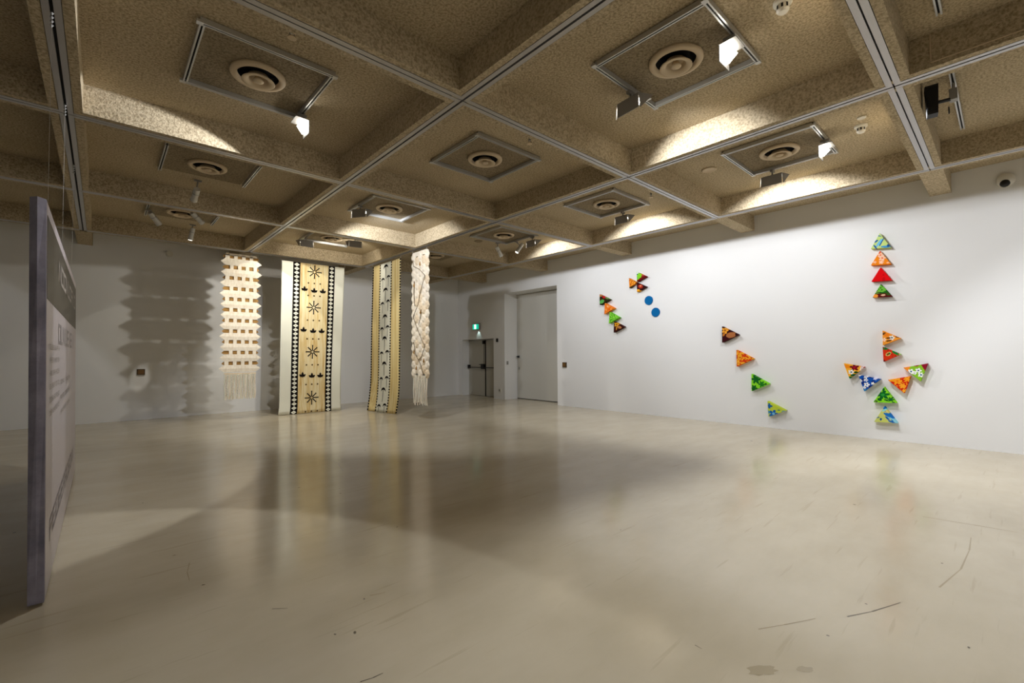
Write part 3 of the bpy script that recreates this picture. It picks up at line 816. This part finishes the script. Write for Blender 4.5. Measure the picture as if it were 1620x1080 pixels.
for k, (pl) in enumerate(([(3.80, .90), (3.78, .84), (3.68, .80), (3.58, .73)], [(3.58, .73), (3.66, .58), (3.70, .47), (3.79, .36)], [(3.79, .36), (3.73, .27), (3.66, .17), (3.58, .08)], [(3.58, .08), (3.64, -.02), (3.70, -.05)],
                          [(3.78, .12), (3.74, .0), (3.66, -.08), (3.60, -.19)], [(3.77, .70), (3.775, .58), (3.76, .46)], [(3.64, .42), (3.66, .34), (3.69, .28)])):
    obj('vine_thread', MB().path([D(y, z, .034) for y, z in pl], .0065, 5), 'inkbr', t4)
for y, z in ((3.665, .85), (3.77, .66), (3.655, .40), (3.77, .03), (3.60, -.05), (3.73, -.24 + .12)):
    obj('gold_drop', MB().lathe([(0, .055), (.006, .04), (.022, -.02), (.014, -.05), (0, -.055)], D(y, z, .036), 8), 'reed', t4)
fringe(t4, lambda u, z, o: D(YC4 + .125 - .25 * u, z, o), 18, -.19, -.452, 9, 2.2, 5)
hooks(t4, [(2.194, 3.565, .972), (2.194, 3.815, .972)], 1)

# ------------------------------------------------------------------ fabric triangles on the right wall
TR = {
'A1': ((2.8995, .6309), (2.7686, .5628), (2.8979, .5157)), 'A2': ((2.8335, .5322), (2.7162, .4676), (2.8417, .4144)),
'A3': ((2.7752, .4341), (2.6571, .3672), (2.7865, .3149)), 'A4': ((2.7213, .3322), (2.6021, .2715), (2.7268, .2183)),
'B1': ((2.4482, .8042), (2.3442, .7471), (2.4462, .7072)), 'B2': ((2.5378, .7555), (2.4520, .7023), (2.5343, .6545)),
'B3': ((2.4499, .7002), (2.3458, .6487), (2.4478, .6059)), 'C1': ((1.6307, .2259), (1.4992, .1516), (1.6328, .0886)),
'C2': ((1.5178, .0255), (1.3870, -.0476), (1.5179, -.1126)), 'C3': ((1.4043, -.1708), (1.2751, -.2455), (1.4061, -.3091)),
'C4': ((1.2892, -.3819), (1.1621, -.4455), (1.2839, -.5040)), 'D1': ((.5670, .8061), (.5110, .6995), (.6165, .7092)),
'D2': ((.5677, .6872), (.5129, .5885), (.6190, .5960)), 'D3': ((.5676, .5739), (.5111, .4797), (.6190, .4838)),
'D4': ((.5682, .4606), (.5123, .3711), (.6146, .3738)), 'E1': ((.5670, .1452), (.4749, .0902), (.5677, .0455)),
'E2': ((.5689, .0362), (.4774, -.0151), (.5672, -.0659)), 'E3': ((.4664, -.1033), (.3476, -.0742), (.3838, -.1890)),
'E4': ((.5471, -.1862), (.4310, -.1575), (.4656, -.2706)), 'E5': ((.7874, -.0785), (.6704, -.1013), (.7564, -.1851)),
'E6': ((.7059, -.1578), (.5866, -.1834), (.6753, -.2700)), 'E7': ((.5674, -.2341), (.5044, -.3373), (.6274, -.3410)),
'E8': ((.5691, -.3651), (.5036, -.4695), (.6264, -.4737))}
# motifs in box coordinates of each triangle: x right, y down, 0..1
def fl(cx, cy, r, n, col, core=None, rot=0., deep=.45):
    return ('f', cx, cy, r, n, rot, deep, col, core)
def el(cx, cy, rx, ry, ang, col):
    return ('e', cx, cy, rx, ry, ang, col)
def hp(nx, ny, d, col):           # half plane nx*x+ny*y>d
    return ('h', nx, ny, d, col)
def ns(scale, th, col, sx=1., sy=1.):
    return ('n', scale, th, col, sx, sy)
from mathutils import noise as mnoise
LIME, DKG, ORG, RED, MAR, GLD, TAN, NVY, WHT, PCH = (128, 205, 40), (10, 80, 28), (240, 120, 25), (205, 40, 20), (58, 16, 12), (236, 165, 35), (180, 120, 72), (14, 50, 130), (240, 240, 235), (250, 190, 140)
PT_ = {
'A1': ('dark green and black fabric triangle with a red blossom, topmost of the four stepped ones', (34, 42, 18), [ns(7, .1, (70, 16, 14)), el(.45, .30, .17, .14, 0, (190, 20, 30)), el(.22, .70, .24, .17, -.4, (90, 170, 80)), el(.1, .1, .2, .14, 0, TAN), el(.72, .42, .2, .09, .5, (110, 140, 70))]),
'A2': ('plain bright orange fabric triangle, second of the four stepped ones', ORG, [ns(6, .18, (248, 160, 80)), el(.35, .35, .12, .07, .7, (250, 180, 120)), el(.5, .6, .1, .06, -.3, (225, 90, 15))]),
'A3': ('bright green scribbled fabric triangle in the row of four stepped ones', (120, 210, 50), [ns(8, .08, (60, 150, 30)), ns(13, .25, (170, 235, 90))]),
'A4': ('dark brown fabric triangle with gold petals, lowest of the four stepped ones', MAR, [fl(.3, .3, .24, 5, GLD, (120, 60, 20)), el(.55, .55, .22, .12, .3, TAN), el(.28, .62, .07, .18, .2, (190, 130, 40))]),
'B1': ('green and orange fabric triangle with a crimson tip, top of the cluster above blue discs', LIME, [hp(1, -1.6, .02, ORG), el(.8, .5, .3, .22, 0, (170, 15, 35)), el(.7, .5, .06, .05, 0, (240, 130, 140)), hp(.55, 1, .86, (110, 16, 18)), el(.06, .25, .07, .05, 0, NVY), el(.05, .6, .06, .05, 0, (60, 140, 160)), el(.1, .12, .1, .07, 0, WHT)]),
'B2': ('orange and gold fabric triangle on the left of the cluster above blue discs', (232, 140, 30), [ns(9, .05, (180, 50, 15)), ns(14, .22, (250, 190, 60)), hp(.3, 1, .92, (90, 60, 20))]),
'B3': ('dark maroon fabric triangle just above the upper blue disc', (54, 12, 14), [el(.4, .45, .26, .2, .3, (170, 50, 30)), el(.4, .4, .1, .07, 0, (230, 150, 110)), el(.14, .85, .22, .14, .2, GLD), el(.35, .12, .2, .06, .6, TAN)]),
'C1': ('dark maroon fabric triangle with a gold flower, first of the long diagonal row', (56, 12, 16), [fl(.20, .25, .22, 5, (235, 160, 50), (150, 80, 20)), el(.55, .55, .30, .17, -.15, (170, 105, 60)), el(.12, .5, .06, .12, .5, (200, 120, 40)), el(.85, .5, .06, .05, 0, (30, 6, 8))]),
'C2': ('red and gold swirled fabric triangle, second of the long diagonal row', (214, 60, 15), [ns(7, .0, (240, 165, 40)), el(.18, .45, .14, .2, .5, (232, 160, 40)), el(.1, .75, .09, .12, 0, (240, 170, 50)), ns(12, .3, (180, 20, 10))]),
'C3': ('lime green fabric triangle with dark green flowers in the long diagonal row', (135, 215, 40), [fl(.27, .3, .28, 6, (18, 100, 30)), fl(.6, .58, .2, 6, (30, 120, 30)), fl(.15, .82, .2, 6, (16, 90, 28)), el(.82, .55, .05, .05, 0, DKG)]),
'C4': ('yellow green fabric triangle with blue flowers, last of the long diagonal row', (190, 205, 60), [fl(.1, .3, .17, 4, (20, 95, 160)), fl(.32, .78, .27, 5, (25, 95, 165), (120, 190, 220)), el(.62, .52, .08, .03, 0, (40, 120, 120)), el(.9, .62, .13, .09, 0, (120, 170, 170)), el(.04, .7, .1, .1, 0, (60, 140, 170))]),
'D1': ('pale lime and blue leaf print triangle, topmost of the vertical stack of four', (198, 220, 130), [el(.42, .62, .07, .3, .55, (110, 190, 225)), el(.55, .58, .035, .3, .45, (20, 90, 160)), el(.28, .48, .12, .05, -.6, (25, 95, 160)), el(.22, .82, .04, .16, -.5, (25, 95, 160)), el(.75, .9, .25, .07, .1, (70, 150, 200)), el(.88, .86, .07, .1, 0, (20, 80, 150)), el(.45, .17, .1, .03, .3, (40, 110, 150))]),
'D2': ('orange fabric triangle with pale peach blossoms in the vertical stack of four', (242, 135, 25), [fl(.5, .3, .17, 5, (252, 200, 170), (240, 110, 60)), fl(.58, .52, .2, 5, (252, 205, 175), (235, 110, 60)), fl(.53, .8, .14, 5, (252, 200, 170)), fl(.2, .74, .1, 5, (252, 190, 150)), el(.85, .88, .08, .05, 0, (252, 190, 150)), el(.45, .08, .08, .1, 0, (225, 80, 40))]),
'D3': ('plain red triangle in the vertical stack of four', (222, 8, 14), [ns(5, .35, (196, 4, 12))]),
'D4': ('green fabric triangle with a red base, lowest of the vertical stack of four', (30, 92, 24), [el(.5, .35, .25, .26, 0, (110, 190, 60)), el(.26, .6, .14, .1, 0, (120, 160, 60)), ns(12, .3, (20, 50, 14)), hp(0, 1, .72, (90, 14, 14)), el(.15, .88, .13, .14, 0, (240, 150, 50)), el(.55, .85, .12, .06, 0, (235, 190, 150)), el(.82, .82, .12, .07, .3, (50, 90, 30))]),
'E1': ('orange and white floral triangle at the top of the star shape', (245, 155, 50), [fl(.52, .5, .17, 5, WHT, (70, 50, 60)), fl(.08, .62, .13, 5, (252, 225, 200), (230, 120, 40)), el(.32, .52, .13, .06, 0, (110, 60, 20)), el(.34, .7, .16, .06, -.2, (120, 70, 20)), el(.1, .22, .08, .1, .6, (90, 50, 20)), el(.8, .46, .1, .04, .3, (120, 60, 20)), el(.25, .3, .16, .12, 0, (240, 130, 30))]),
'E2': ('red orange triangle with a green leaf, second in the star shape', (212, 52, 18), [hp(1.1, -1, .30, (150, 205, 90)), el(.12, .08, .2, .12, .3, (20, 110, 40)), el(.32, .48, .18, .11, -.6, (235, 190, 110)), el(.32, .48, .14, .075, -.6, (16, 120, 40)), el(.72, .4, .22, .1, .6, (16, 130, 50)), ns(9, .3, (170, 24, 14)), el(.04, .95, .1, .1, 0, (120, 10, 12))]),
'E3': ('lime green triangle with navy and white dots, right arm of the star shape', (135, 190, 40), [hp(-1, -.25, -.34, (238, 140, 40)), hp(1, -.45, .70, (140, 20, 40)), el(.52, .08, .14, .09, 0, (140, 20, 30)), fl(.32, .46, .15, 5, WHT, (20, 80, 120)), fl(.62, .4, .15, 5, WHT, (20, 80, 120)), fl(.72, .64, .14, 5, WHT, (14, 90, 130)), fl(.46, .55, .09, 5, WHT, (20, 80, 120))]),
'E4': ('red and gold damask triangle inside the right arm of the star shape', (206, 34, 10), [fl(.42, .30, .22, 6, (246, 160, 30), (240, 120, 20)), fl(.85, .18, .17, 6, (246, 160, 30)), fl(.64, .58, .17, 6, (246, 165, 40)), fl(.72, .86, .12, 6, (248, 170, 40)), fl(.14, .22, .14, 6, (246, 160, 30)), ns(14, .28, (246, 150, 30))]),
'E5': ('yellow floral triangle with a white blossom, left tip of the star shape', (250, 180, 50), [el(.16, .2, .2, .12, .3, (245, 140, 20)), fl(.52, .26, .24, 5, (120, 8, 24), (170, 20, 50), .4), fl(.36, .56, .17, 5, WHT, (90, 80, 110)), el(.44, .76, .14, .07, -.4, (10, 86, 40)), el(.32, .93, .14, .08, 0, (20, 110, 40)), el(.58, .57, .1, .07, -.4, (30, 70, 20)), hp(1, -.2, .78, (200, 40, 50)), el(.83, .3, .025, .2, .25, WHT), el(.93, .2, .025, .2, .25, WHT)]),
'E6': ('blue fabric triangle with white hibiscus flowers in the star shape', (20, 80, 170), [ns(5, .12, (14, 40, 120)), fl(.08, .36, .12, 5, WHT, (120, 150, 220)), fl(.35, .10, .11, 5, WHT, (150, 170, 230)), fl(.35, .30, .11, 5, WHT, (90, 130, 210)), fl(.38, .58, .15, 5, WHT, (100, 130, 210)), fl(.27, .76, .09, 5, WHT, (150, 170, 220)), fl(.78, .2, .10, 5, (225, 225, 250)), fl(.66, .5, .09, 5, WHT), el(.04, .02, .09, .07, 0, WHT), el(.3, .93, .12, .08, 0, (40, 130, 190))]),
'E7': ('lime green triangle with one large dark green flower, below the star centre', (132, 214, 36), [fl(.42, .50, .30, 6, (10, 100, 34), (40, 150, 50), .2), el(.28, .8, .1, .09, .5, (14, 90, 30)), el(.57, .83, .12, .05, .4, (14, 90, 30)), fl(.76, .76, .15, 6, (16, 96, 34)), fl(.12, .93, .08, 5, (20, 60, 20), (160, 220, 60)), el(.86, .95, .06, .05, 0, (16, 96, 34)), el(.46, .17, .05, .09, .2, (10, 90, 30))]),
'E8': ('blue and yellow swirl triangle, lowest piece nearest the floor', (198, 205, 110), [hp(1, -.5, .34, (20, 110, 190)), el(.36, .47, .15, .12, .2, (205, 205, 110)), el(.30, .82, .26, .15, .1, (200, 205, 100)), el(.62, .55, .25, .08, .7, (30, 110, 185)), el(.74, .72, .17, .05, .5, (130, 205, 225)), el(.58, .72, .14, .05, .9, (20, 90, 165)), el(.78, .9, .18, .06, .2, (25, 100, 175)), el(.48, .22, .16, .05, -.6, (140, 210, 215)), el(.62, .28, .1, .12, 0, (215, 205, 120)), el(.3, .8, .05, .08, 0, (20, 80, 130)), el(.16, .72, .1, .03, -.4, (30, 90, 140)), el(.9, .85, .07, .15, -.5, (140, 205, 220))])}
def pat(bg, ops, x, y, sd):
    c = bg
    for o_ in ops:
        k = o_[0]
        if k == 'e':
            _, cx, cy, rx, ry, an, col = o_; dx, dy = x - cx, y - cy; ca, sa = math.cos(an), math.sin(an)
            if ((dx * ca + dy * sa) / rx) ** 2 + ((-dx * sa + dy * ca) / ry) ** 2 < 1: c = col
        elif k == 'f':
            _, cx, cy, r, n, rot, deep, col, core = o_; dx, dy = x - cx, y - cy; rr_ = math.hypot(dx, dy); an = math.atan2(dy, dx) + rot
            if rr_ < r * (deep + (1 - deep) * abs(math.cos(n * an / 2))): c = col
            if core and rr_ < r * .28: c = core
        elif k == 'h':
            if o_[1] * x + o_[2] * y > o_[3]: c = o_[4]
        else:
            if mnoise.noise(Vector((x * o_[1] * o_[4] + sd * 7.1, y * o_[1] * o_[5], sd))) > o_[2]: c = o_[3]
    return c
DP = .042
def fab_tri(key, tri, sd):
    label, bg, ops = PT_[key]
    n = 30; ys = [p[0] for p in tri]; zs = [p[1] for p in tri]
    y1, y0_, z1, z0 = max(ys), min(ys), max(zs), min(zs)
    P = [W(XW - DP, a, b) for a, b in tri]; loc = sum(P, Vector()) / 3; loc.x = XW * H
    def at2(i, j, dep):
        a, b = i / n, j / n
        q = P[0] * (1 - a - b) + P[1] * a + P[2] * b; q.x = (XW * H) if dep else q.x
        return q - loc
    def colr(q):
        q = q + loc; y, z = q.y / H, (q.z - HC) / H
        return (*lin(pat(bg, ops, (y1 - y) / (y1 - y0_), (z1 - z) / (z1 - z0), sd)), 1)
    v, f, idx = [], [], {}
    def V_(i, j, d):
        if (i, j, d) not in idx: idx[(i, j, d)] = len(v); v.append(at2(i, j, d))
        return idx[(i, j, d)]
    for i in range(n):
        for j in range(n - i):
            f.append((V_(i, j, 0), V_(i + 1, j, 0), V_(i, j + 1, 0)))
            if i + j < n - 1: f.append((V_(i + 1, j, 0), V_(i + 1, j + 1, 0), V_(i, j + 1, 0)))
    edges_ = [((k, 0), (k + 1, 0)) for k in range(n)] + [((n - k, k), (n - k - 1, k + 1)) for k in range(n)] + [((0, n - k), (0, n - k - 1)) for k in range(n)]
    for a, b in edges_: f.append((V_(*b, 0), V_(*a, 0), V_(*a, 1), V_(*b, 1)))
    f.append((V_(0, 0, 1), V_(0, n, 1), V_(n, 0, 1)))
    me = bpy.data.meshes.new('fabric_triangle'); me.from_pydata(v, [], f)
    ca = me.color_attributes.new('Col', 'FLOAT_COLOR', 'CORNER')
    for p in me.polygons:
        c = sum((me.vertices[i].co for i in p.vertices), Vector()) / len(p.vertices); cc_ = colr(c)
        for li in p.loop_indices: ca.data[li].color = cc_
    bm = bmesh.new(); bm.from_mesh(me); bmesh.ops.recalc_face_normals(bm, faces=bm.faces); bm.to_mesh(me); bm.free()
    me.materials.append(M['print'])
    o = bpy.data.objects.new('fabric_triangle', me); C.objects.link(o); o.location = loc
    tag(o, label, 'wall art', 'fabric triangles on the right wall')
for k, (key, tri) in enumerate(TR.items()): fab_tri(key, tri, k + 1)
for (y, z), lb in (((2.3428, .5163), 'upper of the two plain blue discs on the right wall'), ((2.271, .3952), 'lower of the two plain blue discs on the right wall')):
    c = W(XW, y, z)
    o = obj('blue_disc', MB().lathe([(.110, 0), (.110, -.018), (.106, -.024), (0, -.024)], c, 40, 'x'), 'blue', loc=c)
    tag(o, lb, 'wall art', 'blue discs on the right wall')

# ------------------------------------------------------------------ unseen lights added around and behind the viewer, on the same track system
single_track('added track piece far beyond the right edge of the picture', (2.9, -1.5), (2.9, -1.1))
single_track('added track piece on the ceiling above the viewer', (.2, .61), (.7, .61))
single_track('added track piece on the ceiling behind the viewer', (.2, -.5), (.7, -.5))
single_track('added track piece behind and left of the viewer', (-.7, -.5), (-.7, 0))
floodlight('added unseen floodlight above the viewer, facing away from the hangings', W(.45, .61, zt_), (0, -1), P_FORE * .45, 59, angle=122)  # added out of view to lift the near left floor
floodlight('added unseen floodlight on the ceiling behind the viewer, facing the back wall', W(.45, -.5, zt_), (0, -1), P_BACK)  # weak fill light added out of view
floodlight('added unseen floodlight on the ceiling behind the viewer, facing the sign', W(-.7, -.2, zt_), (-1, 0), P_BACK)  # second weak fill added out of view
